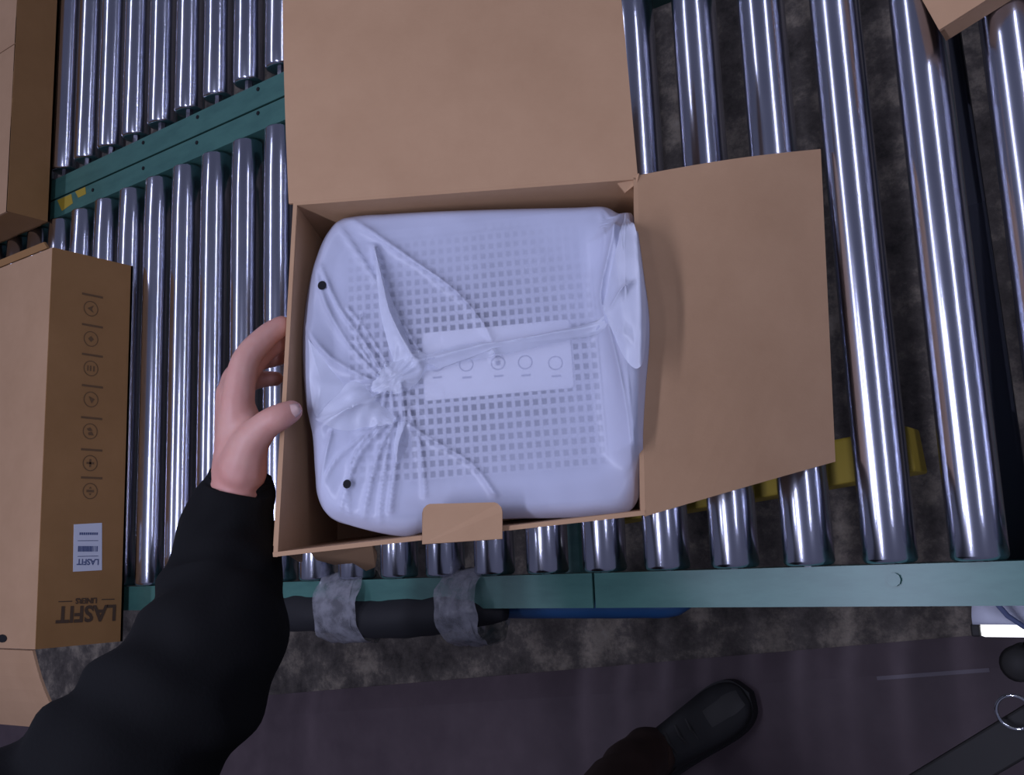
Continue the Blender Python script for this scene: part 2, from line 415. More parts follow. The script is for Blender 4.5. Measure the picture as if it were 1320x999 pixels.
rings = [R_(0.006, -0.160, 0.03), R_(0.002, -0.150, 0.03), R_(0.0, -0.05, 0.03), R_(0.0, WT - 0.022, 0.04), R_(0.003, WT - 0.011, 0.04), R_(0.008, WT - 0.004, 0.04), R_(0.012, WT - 0.001, 0.04), R_(0.016, WT, 0.04),
         [wld(a, b, WT) for a, b in gi], [wld(a, b, WT - 0.006) for a, b in gi]]
add_rings(bm, rings); obj('housing', bm, 'white_plastic', app, True)
bm = bmesh.new(); add_rings(bm, [[wld(a, b, WT - 0.0055) for a, b in gi], [wld(a, b, WT - 0.0045) for a, b in gi]]); obj('grille_backing', bm, 'grille_dark', app)
nc, nr = 29, 25
bm = bmesh.new(); Rm = Matrix((EX, EY, EZ)).transposed().to_4x4()
pa, pb = (ga1 - ga0) / nc, (gb1 - gb0) / nr
for i in range(nc + 1): add_box(bm, wld(ga0 + pa * i, (gb0 + gb1) / 2, WT - 0.0015), (pa * 0.40, gb1 - gb0, 0.003), Rm)
for j in range(nr + 1): add_box(bm, wld((ga0 + ga1) / 2, gb0 + pb * j, WT - 0.0016), (ga1 - ga0, pb * 0.40, 0.0029), Rm)
obj('grille', bm, 'grille_white', app)
pl0 = loc(545, 430, WT); pl1 = loc(740, 500, WT)
plate = None
bm = bmesh.new(); q = rrect(pl0[0], pl1[0], pl1[1], pl0[1], 0.003); add_rings(bm, [[wld(a, b, WT - 0.001) for a, b in q], [wld(a, b, WT + 0.0012) for a, b in q]])
plate = obj('control_plate', bm, 'plate_white', app)
def ring_mark(ax, ay, c, n, r, wd, m, name, parent, k=20, th=0.0003, extra=None):
    bm = bmesh.new()
    for i in range(k):
        t0, t1 = 2 * math.pi * i / k, 2 * math.pi * (i + 1) / k
        q = [c + (ax * math.cos(t) + ay * math.sin(t)) * rr + n * th for t, rr in ((t0, r), (t1, r), (t1, r - wd), (t0, r - wd))]
        bm.faces.new([bm.verts.new(p) for p in q])
    if extra:
        for poly in extra: bm.faces.new([bm.verts.new(c + (ax * x + ay * y) * r + n * th) for x, y in poly])
    return obj(name, bm, m, parent)
def quad_mark(c, ax, ay, w_, h_, n, m, name, parent, th=0.0003):
    bm = bmesh.new(); bm.faces.new([bm.verts.new(c + ax * (sx * w_ / 2) + ay * (sy * h_ / 2) + n * th) for sx, sy in ((-1, -1), (1, -1), (1, 1), (-1, 1))])
    return obj(name, bm, m, parent)
for k, (px, py) in enumerate([(563, 470), (601, 470), (642, 468), (677, 467), (716, 468)]):
    a, b = loc(px, py, WT + 0.0012); c = wld(a, b, WT + 0.0012)
    ring_mark(EX, EY, c, EZ, 0.0068, 0.0010, 'print_grey', 'button_mark', plate, extra=[[(-.3, -.3), (.3, -.3), (.3, .3), (-.3, .3)]] if k in (0, 2) else None)
    c2 = wld(a, b - 0.0125, WT + 0.0012); quad_mark(c2, EX, EY, 0.0085, 0.0018, EZ, 'print_grey', 'button_caption', plate)

# bag: closed skin around the appliance, wrinkled by ridges that follow the folds of the film
outline = [(440, 276), (418, 296), (403, 330), (394, 365), (387, 420), (387, 470), (391, 520), (399, 560), (402, 605), (406, 640), (422, 664), (460, 679), (515, 690), (545, 684),
           (600, 672), (650, 667), (720, 666), (775, 664), (806, 660), (822, 642), (828, 600), (829, 560), (832, 510), (837, 450), (836, 410), (830, 365), (824, 320), (816, 272), (798, 270), (778, 261), (740, 262), (650, 264), (560, 267), (490, 271)]
ol = catmull([loc(x, y, WT) for x, y in outline[-2:] + outline + outline[:2]], 10)[20:-20]
ca, cb = loc(612, 470, WT)
pol = sorted((math.atan2(b - cb, a - ca), math.hypot(a - ca, b - cb)) for a, b in ol)
def rad(t):
    t = (t + math.pi) % (2 * math.pi) - math.pi
    P_ = [(pol[-1][0] - 2 * math.pi, pol[-1][1])] + pol + [(pol[0][0] + 2 * math.pi, pol[0][1])]
    for (t0, r0), (t1, r1) in zip(P_, P_[1:]):
        if t0 <= t <= t1:
            s = (t - t0) / max(t1 - t0, 1e-6); return r0 + (r1 - r0) * s
    return pol[0][1]
RIDGE = []          # polyline in bag coordinates, half width, height
def ridge(px, wd, h):
    P_ = [loc(x, y, WT) for x, y in px]; P_ = catmull(P_, 3) if len(P_) > 2 else P_; m_ = wd * 3
    RIDGE.append((P_, wd, h, min(p[0] for p in P_) - m_, max(p[0] for p in P_) + m_, min(p[1] for p in P_) - m_, max(p[1] for p in P_) + m_))
ridge([(432, 285), (470, 340), (510, 400), (545, 460)], 0.005, 0.004)
ridge([(455, 285), (520, 330), (590, 380), (630, 430), (640, 465)], 0.008, 0.006)
ridge([(486, 322), (497, 365), (508, 410), (530, 455), (545, 475)], 0.006, 0.008)
ridge([(545, 470), (620, 452), (700, 438), (780, 424)], 0.009, 0.008)
ridge([(400, 330), (425, 400), (455, 450), (490, 485)], 0.006, 0.005)
ridge([(392, 420), (430, 465), (480, 492)], 0.007, 0.006)
ridge([(400, 560), (440, 540), (500, 510)], 0.006, 0.007)
ridge([(520, 500), (525, 545), (515, 590), (505, 660)], 0.005, 0.006)
ridge([(515, 540), (490, 590), (470, 670)], 0.004, 0.005)
ridge([(505, 545), (465, 590), (440, 660)], 0.004, 0.005)
ridge([(490, 550), (440, 590), (415, 630)], 0.004, 0.004)
ridge([(530, 550), (560, 570), (610, 600), (640, 640)], 0.006, 0.005)
ridge([(530, 530), (545, 580), (550, 640)], 0.004, 0.004)
ridge([(800, 280), (790, 330), (775, 390), (785, 430), (805, 520), (815, 600)], 0.009, 0.012)
ridge([(818, 290), (822, 350), (826, 420), (824, 500), (820, 560)], 0.010, 0.012)
ridge([(770, 430), (800, 400), (830, 380)], 0.006, 0.008)
ridge([(780, 425), (805, 450), (832, 470)], 0.006, 0.008)
ridge([(775, 265), (795, 300), (802, 340)], 0.006, 0.006)
ridge([(415, 345), (440, 400), (470, 440), (495, 480)], 0.004, 0.005)
ridge([(450, 400), (475, 430), (500, 470)], 0.003, 0.004)
ridge([(455, 440), (480, 455), (505, 480)], 0.003, 0.004)
ridge([(470, 410), (462, 440), (480, 470)], 0.003, 0.004)
ridge([(480, 560), (455, 600), (450, 672)], 0.003, 0.004)
ridge([(508, 550), (498, 610), (490, 680)], 0.003, 0.004)
ridge([(430, 560), (420, 600), (412, 640)], 0.004, 0.004)
ridge([(800, 520), (812, 570), (818, 630)], 0.006, 0.006)
ridge([(775, 270), (780, 320), (772, 380)], 0.005, 0.004)
def segd(p, a, b):
    dx, dy = b[0] - a[0], b[1] - a[1]; l2 = dx * dx + dy * dy
    t = max(0, min(1, ((p[0] - a[0]) * dx + (p[1] - a[1]) * dy) / l2)); return math.hypot(p[0] - a[0] - t * dx, p[1] - a[1] - t * dy)
G1 = loc(505, 495, WT)
def film_h(a, b):
    h = 0.0
    for pl_, wd, hh, x0_, x1_, y0_, y1_ in RIDGE:
        if a < x0_ or a > x1_ or b < y0_ or b > y1_: continue
        dm = min(segd((a, b), p, q) for p, q in zip(pl_, pl_[1:]))
        if dm < wd * 3: h = max(h, hh * math.exp(-(dm / wd) * 1.9))
    rg = math.hypot(a - G1[0], b - G1[1])
    if rg < 0.12 and a < G1[0] + 0.05:
        th_ = math.atan2(b - G1[1], a - G1[0]); h += 0.0016 * math.exp(-rg / 0.05) * math.cos(17 * th_ + 6 * noise.noise(V((a * 20, b * 20, 0))))
    h += 0.0012 * (noise.noise(V((a * 16, b * 16, 3.1))) + 0.5) + 0.0006 * noise.noise(V((a * 55, b * 55, 1.7)))
    return max(h, 0.0)
bag = thing('plastic_bag', 'frosted white plastic bag with wrinkled film wrapped over the perforated appliance', 'bag', tuple(wld(0, 0, -0.164)))
NT, NK = 440, 150
bm = bmesh.new(); rings = []
for k in range(NK + 1):
    rho = (k / NK) ** 0.8 if k else 0.004
    ring = []
    for i in range(NT):
        t = 2 * math.pi * i / NT; r = rad(t) * rho; a, b = ca + r * math.cos(t), cb + r * math.sin(t)
        w_ = WT + 0.0045 + film_h(a, b) * min(1, max(0, (1.0 - rho)) * 7)
        if rho > 0.90: w_ -= 0.014 * ((rho - 0.90) / 0.10) ** 2.4
        right = max(0, min(1, (a - (aR - 0.035)) / 0.035)) * max(0, min(1, (0.13 - abs(b)) / 0.03)); w_ += 0.030 * right * right
        ring.append(wld(a, b, w_))
    rings.append(ring)
for k in range(1, 15):                                          # skirt down the sides
    s = k / 14; ring = []
    for i in range(NT):
        t = 2 * math.pi * i / NT; r = rad(t); a, b = ca + r * math.cos(t), cb + r * math.sin(t)
        ia, ib = max(aL - 0.004, min(aR + 0.003, a)), max(bB - 0.003 + 0.2 * s * 0.13, min(bT + 0.003, b))
        s1 = min(1, s * 3); a, b = a + (ia - a) * s1, b + (ib - b) * s1
        base = (rings[NK][i] - OC).dot(EZ)
        w_ = base + (-0.158 - base) * s ** 1.15
        jit = 0.0015 * noise.noise(V((a * 30, b * 30, w_ * 12)))
        ring.append(wld(a + jit, b + jit, w_))
    rings.append(ring)
add_rings(bm, rings); obj('film_skin', bm, 'bag_film', bag, True)
def fold(px, lift, n=11):
    """a doubled over patch of film lying on the bag, fan shaped around its centre line"""
    P_ = [loc(x, y, WT) for x, y in px]; cx = sum(p[0] for p in P_) / len(P_); cy = sum(p[1] for p in P_) / len(P_)
    P_ = catmull(P_ + [P_[0]], 9)[:-1]
    bm = bmesh.new(); rs = []
    for k in range(0, n + 1):
        s = max(k / n, 0.01); ring = []
        for a, b in P_:
            x, y = cx + (a - cx) * s, cy + (b - cy) * s
            right = max(0, min(1, (x - (aR - 0.035)) / 0.035)) * max(0, min(1, (0.13 - abs(y)) / 0.03))
            ring.append(wld(x, y, WT + 0.0035 + film_h(x, y) + 0.030 * right * right + 0.0008 + lift * (1 - s * s) + 0.001 * noise.noise(V((x * 60, y * 60, 9)))))
        rs.append(ring)
    add_rings(bm, rs, caps=False)
    bm.faces.new([v for v in bm.verts][:len(P_)])
    obj('film_fold', bm, 'bag_fold', bag, True)
fold([(408, 542), (432, 515), (460, 492), (490, 520), (514, 545), (480, 553), (440, 556)], 0.006)
fold([(545, 462), (600, 446), (650, 445), (700, 434), (776, 418), (780, 432), (720, 444), (640, 462), (590, 470), (555, 480)], 0.003)
fold([(486, 322), (497, 360), (510, 395), (528, 440), (545, 478), (515, 480), (500, 440), (490, 390)], 0.005)
fold([(500, 470), (540, 455), (555, 470), (535, 500), (515, 510), (480, 505)], 0.005)
fold([(806, 280), (819, 320), (829, 380), (832, 440), (826, 490), (808, 480), (790, 440), (778, 410), (784, 380), (798, 330)], 0.011)
fold([(400, 440), (424, 470), (446, 500), (426, 520), (410, 538), (402, 505)], 0.003)
fold([(515, 545), (530, 548), (528, 570), (516, 600), (510, 580)], 0.003)
for px, py, sc in ((416, 369, 1.0), (449, 625, 0.9)):
    a, b = loc(px, py, WT + 0.006); c = wld(a, b, WT + 0.0058 + film_h(a, b))
    bm = bmesh.new(); bm.faces.new([bm.verts.new(c + (EX * (0.0042 * math.cos(k * 0.524)) + EY * (0.0046 * math.sin(k * 0.524))) * sc) for k in range(12)])
    obj('vent_hole', bm, 'hole_black', bag)

# ------------------------------------------------------------------ printed box at the left
XF = -1.455; YB, YF = 0.510, -0.098; ZB0, ZB1 = ZT + 0.001, 0.945; XL = -2.02
lb = thing('cardboard_box', 'long brown printed box with icon column and white sticker, left of the arm', 'box', ((XF + XL) / 2, (YB + YF) / 2, ZB0))
def P3(x, y, z): return V((x, y, z))
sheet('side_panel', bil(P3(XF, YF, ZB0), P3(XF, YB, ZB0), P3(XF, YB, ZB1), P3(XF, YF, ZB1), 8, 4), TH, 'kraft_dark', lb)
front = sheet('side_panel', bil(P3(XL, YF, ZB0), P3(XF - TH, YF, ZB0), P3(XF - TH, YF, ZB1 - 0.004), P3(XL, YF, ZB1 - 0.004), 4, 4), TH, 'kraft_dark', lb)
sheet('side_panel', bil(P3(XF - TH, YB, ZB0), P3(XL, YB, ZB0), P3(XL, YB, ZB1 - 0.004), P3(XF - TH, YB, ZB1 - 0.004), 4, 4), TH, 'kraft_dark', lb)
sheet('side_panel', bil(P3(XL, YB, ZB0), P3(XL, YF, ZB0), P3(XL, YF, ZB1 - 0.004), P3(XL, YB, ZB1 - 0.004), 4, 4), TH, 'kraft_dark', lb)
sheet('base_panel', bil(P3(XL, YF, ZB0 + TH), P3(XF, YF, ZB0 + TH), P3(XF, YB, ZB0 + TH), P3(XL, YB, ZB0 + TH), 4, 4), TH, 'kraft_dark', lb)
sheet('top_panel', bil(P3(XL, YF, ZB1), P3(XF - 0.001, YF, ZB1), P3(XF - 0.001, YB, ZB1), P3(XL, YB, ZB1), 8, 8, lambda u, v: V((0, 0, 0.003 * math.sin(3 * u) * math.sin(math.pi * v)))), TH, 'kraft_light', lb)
# open end flap towards the worker, a back flap edge sticking up
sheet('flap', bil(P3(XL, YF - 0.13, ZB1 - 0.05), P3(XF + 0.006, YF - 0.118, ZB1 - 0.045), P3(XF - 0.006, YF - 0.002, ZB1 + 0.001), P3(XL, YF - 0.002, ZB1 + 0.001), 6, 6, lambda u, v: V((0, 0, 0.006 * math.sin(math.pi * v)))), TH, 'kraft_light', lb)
sheet('flap', bil(P3(XL, YB + 0.001, ZB1 + 0.002), P3(XF - 0.012, YB + 0.001, ZB1 + 0.002), P3(XF - 0.02, YB + 0.012, ZB1 + 0.004), P3(XL, YB + 0.012, ZB1 + 0.004), 4, 2), TH, 'kraft_dark', lb)
bm = bmesh.new(); c = onz(3, 823, ZB1 + 0.0005); add_rings(bm, [[c + V((0.014 * math.cos(k * .524), 0.006 * math.sin(k * .524), z)) for k in range(12)] for z in (0, 0.0006)]); obj('hand_hole', bm, 'hole_black', lb)
AY_, AZ_, NX = V((0, 1, 0)), V((0, 0, 1)), V((1, 0, 0))
# print reads from the far side: rotated half a turn as seen here
glyphs = [[[(-.5, -.4), (0, -.1), (.5, -.4), (0, .5)]], [[(-.4, 0), (0, -.4), (.4, 0), (0, .4)]], [[(-.35, -.5), (.35, -.5), (.35, -.3), (-.35, -.3)], [(-.35, -.05), (.35, -.05), (.35, .15), (-.35, .15)], [(-.35, .35), (.35, .35), (.35, .5), (-.35, .5)]],
          [[(-.5, -.1), (.1, -.5), (.4, .3), (-.1, .1)]], [[(-.5, -.5), (0, -.2), (-.2, .3), (-.5, .2)], [(.1, -.3), (.5, 0), (.3, .5), (0, .2)]], [[(-.5, -.12), (.5, -.12), (.5, .12), (-.5, .12)], [(-.12, -.5), (.12, -.5), (.12, .5), (-.12, .5)]], [[(-.15, -.5), (.15, -.5), (.15, .5), (-.15, .5)], [(-.55, 0), (-.3, -.2), (-.3, .2)], [(.55, 0), (.3, -.2), (.3, .2)]]]
for k, (px, py) in enumerate([(117, 398), (117, 437), (117, 475), (117, 515), (116, 556), (116, 597), (116, 633)]):
    c = onx(px, py, XF)
    ring_mark(AY_, AZ_, c, NX, 0.0125, 0.0013, 'print_faded', 'printed_icon', lb, 24, 0.0006, glyphs[k])
    quad_mark(onx(px + 2, py - 17, XF), AZ_, AY_, 0.036, 0.0034, NX, 'print_faded', 'printed_caption', lb, 0.0006)
bm = bmesh.new(); q = [onx(x, y, XF) for x, y in ((95, 676), (131, 674), (131, 735), (94, 737))]; add_rings(bm, [q, [p + NX * 0.0008 for p in q]])
st = obj('sticker', bm, 'sticker', lb)
def stick(x, y, w_, h_, m='print_blue', name='sticker_print'): quad_mark(onx(x, y, XF), AZ_, AY_, w_, h_, NX, m, name, st, 0.0011)
for i in range(9): stick(103 + i * 2.7, 688, 0.0028, 0.0038)
stick(113, 697, 0.034, 0.0010)
for i in range(12): stick(101 + i * 2.15, 707.5, random.choice((0.0012, 0.0020, 0.0026)), 0.0085)
stick(113, 717, 0.034, 0.0010)
# on the side face "up" of the lettering points towards the worker: seen upside down
TAX = (onx(75, 793, XF) - onx(150, 790, XF)).normalized(); TAY = NX.cross(TAX)
text_mesh('sticker_print', 'LASFIT', 0.0125, onx(113, 724, XF) + NX * 0.0011, TAX, TAY, 'print_blue', st, 0.0001, 0.0003)
text_mesh('printed_logo', 'LASFIT', 0.0335, onx(112, 790, XF) + NX * 0.0007, TAX, TAY, 'print_brown', lb, 0.0002, 0.0009)
text_mesh('printed_logo', 'LINERS', 0.0115, onx(111, 774, XF) + NX * 0.0007, TAX, TAY, 'print_brown', lb, 0.0002, 0.0003)
for px in (84, 139): quad_mark(onx(px, 774 - (px - 111) * 0.05, XF), TAX, TAY, 0.022, 0.0014, NX, 'print_brown', 'printed_rule', lb, 0.0006)

# ------------------------------------------------------------------ box on the far conveyor at upper left, box corner at upper right
XU = -1.727; zu0, zu1 = ZT + 0.001, 0.884; yu0, yu1 = 0.652, 1.30; xul = -2.25
ub = thing('cardboard_box', 'plain brown cardboard box on the far rollers in the upper left corner', 'box', ((XU + xul) / 2, (yu0 + yu1) / 2, zu0))
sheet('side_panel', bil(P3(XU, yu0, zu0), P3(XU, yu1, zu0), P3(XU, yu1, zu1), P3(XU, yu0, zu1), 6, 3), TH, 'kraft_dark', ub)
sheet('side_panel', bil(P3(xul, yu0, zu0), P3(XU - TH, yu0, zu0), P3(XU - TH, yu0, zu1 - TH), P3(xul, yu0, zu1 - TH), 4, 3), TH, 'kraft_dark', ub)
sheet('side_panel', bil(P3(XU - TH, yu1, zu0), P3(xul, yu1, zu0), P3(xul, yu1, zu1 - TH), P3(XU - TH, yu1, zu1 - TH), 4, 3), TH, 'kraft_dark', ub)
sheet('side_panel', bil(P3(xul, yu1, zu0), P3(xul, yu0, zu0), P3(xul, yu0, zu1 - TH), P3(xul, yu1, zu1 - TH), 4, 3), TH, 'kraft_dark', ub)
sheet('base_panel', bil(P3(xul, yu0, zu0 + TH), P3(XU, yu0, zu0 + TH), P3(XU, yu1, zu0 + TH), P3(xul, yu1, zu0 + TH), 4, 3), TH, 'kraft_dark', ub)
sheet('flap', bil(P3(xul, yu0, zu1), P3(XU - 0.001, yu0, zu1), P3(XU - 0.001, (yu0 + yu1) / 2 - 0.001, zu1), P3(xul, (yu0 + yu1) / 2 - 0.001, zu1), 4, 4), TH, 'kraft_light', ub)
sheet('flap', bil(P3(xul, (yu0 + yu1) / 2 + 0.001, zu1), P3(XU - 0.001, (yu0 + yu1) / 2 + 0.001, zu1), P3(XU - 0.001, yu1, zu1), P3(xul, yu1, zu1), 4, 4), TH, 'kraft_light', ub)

zc = ZT + 0.022
k0 = onz(1212, 41, zc); kl = onz(1189, 0, zc); kr = onz(1298, -2, zc)
dl = (kl - k0).normalized(); dl.z = 0; dl.normalize(); dr = V((dl.y, -dl.x, 0)); dr = dr if dr.dot(kr - k0) > 0 else -dr
rb = thing('cardboard_box', 'corner of a brown cardboard box poking in at the upper right', 'box', (k0.x, k0.y, ZT))
Lr, Ll = 0.26, 0.20; hB = zc - ZT - 0.001; DZ = V((0, 0, hB))
cA, cB, cCc, cD = k0, k0 + dr * Lr, k0 + dr * Lr + dl * Ll, k0 + dl * Ll
for a, b in ((cA, cB), (cB, cCc), (cCc, cD), (cD, cA)):
    g = bil(a - DZ, b - DZ, b, a, 4, 3); n_ = (b - a).cross(V((0, 0, 1)))
    if n_.dot((a + b) / 2 - (cA + cCc) / 2) < 0: g = [list(reversed(r)) for r in g]
    sheet('side_panel', g, TH, 'kraft', rb)
mid0, mid1 = (cA + cD) / 2, (cB + cCc) / 2
for q in ((cA, cB, mid1, mid0), (mid0, mid1, cCc, cD)):
    g = bil(*[p + V((0, 0, 0.0042)) for p in q], 3, 3)
    if (g[1][0] - g[0][0]).cross(g[0][1] - g[0][0]).z < 0: g = [list(reversed(r)) for r in g]
    sheet('flap', g, TH, 'kraft', rb)

# ------------------------------------------------------------------ padding, film and tape on the near rail
pad = thing('foam_bumper', 'black foam bumper strapped with clear film along the near rail under the box', 'bumper', (-0.95, -0.06, 0.74))
XPE = onz(650, 790, ZR).x
pp = [(-1.30 + (XPE + 1.30) * i / 30, -0.060 - 0.004 * math.sin(i * 0.4), ZR + 0.0 + 0.002 * math.sin(i)) for i in range(31)]
bm = bmesh.new(); add_tube(bm, pp, [0.025 * math.sqrt(max(0.12, 1 - max(0, (i - 22) / 8.4) ** 2)) for i in range(31)], 20, 0.12, 40); obj('foam_tube', bm, 'foam_black', pad, True)
def wrap(px0, px1, lean, seed):
    bm = bmesh.new(); a, b = onz(px0, 760, ZR + 0.012).x, onz(px1, 760, ZR + 0.012).x
    rings = []; n = 40
    for i in range(13):
        x = a + (b - a) * i / 12; ring = []
        for k in range(n):
            t = 2 * math.pi * k / n; cy, cz = -0.050, ZR - 0.014
            r = 0.046 + 0.003 * noise.noise(V((x * 90 + seed, t * 2.2, 0))) + 0.0012 * math.sin(9 * t + 50 * x)
            ring.append(V((x + lean * math.sin(t) + 0.006 * noise.noise(V((t * 1.5, seed, x * 20))), cy + r * math.cos(t), cz + r * 1.0 * math.sin(t))))
        rings.append(ring)
    add_rings(bm, rings, caps=False); obj('film_band', bm, 'stretch_film', pad, True)
wrap(408, 455, 0.012, 1.0); wrap(420, 462, 0.014, 5.0); wrap(570, 612, 0.004, 2.0); wrap(572, 618, 0.008, 9.0)
bm = bmesh.new(); pb_ = [(-0.76 + 0.26 * i / 20, -0.0495, ZR - 0.030) for i in range(21)]
add_tube(bm, pb_, [0.016 * math.sqrt(max(0.05, 1 - max(0, (i - 17) / 3.2) ** 2)) for i in range(21)], 18, 0.05, 30)
tag(obj('foam_tube', bm, 'blue_tape', None, True), 'blue taped tube peeking out below the green rail seam', 'tube')

# ------------------------------------------------------------------ things under the conveyor at lower right
lt = thing('work_light', 'glowing white light bar below the right end of the near rail', 'light', (-0.15, -0.095, 0.45))
a0 = onz(1264, 812, 0.5); bm = bmesh.new(); add_tube(bm, [a0, a0 + V((0.004, 0, 0)), a0 + V((0.3, 0.0, 0))], [0.006, 0.0075, 0.0075], 18); obj('tube', bm, 'lamp_tube', lt, True)
bm = bmesh.new(); add_box(bm, a0 + V((-0.004, 0, -0.001)), (0.010, 0.014, 0.016), None, 0.002); add_box(bm, a0 + V((0.15, 0.004, -0.016)), (0.32, 0.024, 0.012)); obj('lamp_holder', bm, 'dark_steel', lt)
pg = [[None] * 9 for _ in range(13)]
for i in range(13):
    for j in range(9):
        u, v = i / 12, j / 8; p = onz(1254, 805, 0.535) * (1 - v) + onz(1254, 772, 0.535) * v + V((0.30 * u, 0, 0))
        pg[i][j] = p + V((0, 0, 0.006 * math.sin(u * 9 + v * 3) + 0.004 * noise.noise(p * 30)))
ps = sheet('paper_sheet', pg, 0.0006, 'paper_white', None, True); tag(ps, 'rumpled white paper above the light bar at lower right', 'paper')
bm = bmesh.new(); q0 = onz(1280, 779, 0.548); q1 = onz(1320, 808, 0.548); add_tube(bm, [q0 + V((-0.01, 0.02, 0)), (q0 + q1) / 2 + V((0, 0, 0.004)), q1, q1 + V((0.08, -0.03, -0.02))], 0.0028, 8)
tag(obj('cable', bm, 'print_blue', None, True), 'thin dark cable crossing the white paper at lower right', 'cable')
eq = thing('equipment_stand', 'black metal equipment arm with chrome ring at the lower right corner', 'stand', (-0.2, -0.3, 0))
s0, s1 = onz(1170, 1010, 0.30), onz(1345, 905, 0.34)
dv = s1 - s0
bm = bmesh.new(); an = math.atan2(dv.y, dv.x)
add_box(bm, (s0 + s1) / 2 + V((0.0, -0.02, 0)), (dv.length + 0.3, 0.05, 0.04), Matrix.Rotation(an, 4, 'Z'), 0.003); obj('arm', bm, 'dark_steel', eq)
bm = bmesh.new(); add_box(bm, (s1.x + 0.05, s1.y - 0.03, 0.16), (0.05, 0.05, 0.32), None, 0.003); add_box(bm, (s1.x + 0.05, s1.y - 0.03, 0.02), (0.18, 0.18, 0.016), None, 0.003); obj('post', bm, 'dark_steel', eq)
rc = onz(1308, 918, 0.36); bm = bmesh.new()
add_tube(bm, [rc + V((0.0205 * math.cos(k * math.pi / 16), 0.0205 * math.sin(k * math.pi / 16), 0.006 * math.sin(k * math.pi / 16))) for k in range(33)], 0.0022, 8); obj('ring', bm, 'chrome', eq, True)['label'] = 'chrome ring'
kc = onz(1312, 856, 0.36); bm = bmesh.new(); add_tube(bm, [kc + V((0, 0, -0.05)), kc + V((0, 0, -0.004)), kc], [0.022, 0.022, 0.017], 20); obj('knob', bm, 'dark_steel', eq, True)
bm = bmesh.new(); add_tube(bm, [kc + V((0, 0, -0.05)), kc + V((0.02, -0.03, -0.06)), s1 + V((0.02, 0, 0))], 0.009, 10); obj('bracket', bm, 'dark_steel', eq, True)

# ------------------------------------------------------------------ the worker
def rimL(py):                                   # left rim of the open box at an image height
    t = (py - 260) / (718 - 260); return 378 + (352 - 378) * t
def rdepth(py):
    p = TL + (BL - TL) * ((py - 260) / 458); return (p - C).dot(CAM_F)
D0 = rdepth(520)
def H(px, py, dd): return dep(px, py, D0 + dd)
def capsules(bm, pts, radii, n=14, m_=5):
    """chain of densely overlapping round beads with flowing radius, later fused into one surface"""
    q = catmull([(*p, r) for p, r in zip(pts, radii)], 24); last = None
    for x, y, z, r in q:
        p = V((x, y, z))
        if last is None or (p - last).length > r * 0.22 or (x, y, z, r) == q[-1]:
            bmesh.ops.create_icosphere(bm, subdivisions=2, radius=r, matrix=Matrix.Translation(p)); last = p
person = None
bm = bmesh.new()
wrist = H(308, 650, 0.020)
# palm: a fan of metacarpals from the wrist to four knuckles, seen from the thumb side
kn = [H(306, 520, 0.010), H(303, 512, 0.032), H(299, 508, 0.052), H(302, 520, 0.072)]
for i, k in enumerate(kn): capsules(bm, [wrist + (k - wrist) * 0.1 + CAM_F * (0.008 * (i - 1)), wrist + (k - wrist) * 0.5 + CAM_F * (0.004 * i), k], [0.0270, 0.0235, 0.0165])
fing = [([kn[0], H(316, 466, 0.018), H(342, 435, 0.030), H(363, 420, 0.038)], [0.0165, 0.0138, 0.0122, 0.0105]),
        ([kn[1], H(317, 480, 0.042), H(342, 452, 0.054), H(364, 440, 0.060)], [0.0160, 0.0138, 0.0120, 0.0104]),
        ([kn[2], H(304, 484, 0.066), H(332, 466, 0.080), H(360, 460, 0.084)], [0.0140, 0.0124, 0.0110, 0.0095]),
        ([kn[3], H(312, 500, 0.086), H(332, 490, 0.096), H(356, 488, 0.100)], [0.0120, 0.0105, 0.0095, 0.0082])]
for p, r in fing: capsules(bm, p, r)
thumb = [H(312, 606, 0.002), H(322, 572, -0.006), H(344, 547, -0.012), H(360, 538, -0.014), H(376, 530, -0.010)]
capsules(bm, thumb, [0.0240, 0.0182, 0.0138, 0.0132, 0.0108])
capsules(bm, [H(312, 600, 0.012), H(316, 562, 0.010), H(312, 535, 0.012)], [0.024, 0.020, 0.016])          # web of the thumb
# arm inside the sleeve, shoulder, chest, neck, head, hips and legs inside the clothes: one continuous body
elbow = H(228, 895, -0.080); shoulder = V((-0.83, -0.26, 1.40))
capsules(bm, [wrist, wrist + (elbow - wrist) * 0.2, wrist + (elbow - wrist) * 0.6, elbow, shoulder], [0.0275, 0.029, 0.036, 0.036, 0.045])
face = V((0.88, 0.47, 0)); side_ = V((-0.47, 0.88, 0))
tc = V((-0.74, -0.43, 0))
capsules(bm, [shoulder, tc + V((0, 0, 1.42)), tc - side_ * 0.17 + V((0, 0, 1.40))], [0.045, 0.06, 0.045])
capsules(bm, [tc + V((0, 0, 0.98)), tc + V((0, 0, 1.2)), tc + V((0, 0, 1.42)), tc + face * 0.03 + V((0, 0, 1.55))], [0.09, 0.09, 0.07, 0.055])
hd = tc + face * 0.06 + V((0, 0, 1.66))
capsules(bm, [hd + V((0, 0, 0.02)), hd + face * 0.02 - V((0, 0, 0.06))], [0.083, 0.062])
capsules(bm, [hd + face * 0.085, hd + face * 0.10 - V((0, 0, 0.02))], [0.008, 0.013])                                    # nose
for s in (-1, 1): capsules(bm, [hd + side_ * (0.084 * s) - V((0, 0, 0.01)), hd + side_ * (0.088 * s) + V((0, 0, 0.015))], [0.011, 0.012])
toe = onz(962, 893, 0.05); heel = onz(872, 956, 0.07)
ftd = V((toe.x - heel.x, toe.y - heel.y, 0)).normalized()
foot1 = V((heel.x, heel.y, 0)) - ftd * 0.035; foot2 = foot1 - side_ * 0.26 - face * 0.10
hipl, hipr = tc + side_ * 0.09 + V((0, 0, 0.93)), tc - side_ * 0.09 + V((0, 0, 0.93))
legs = []
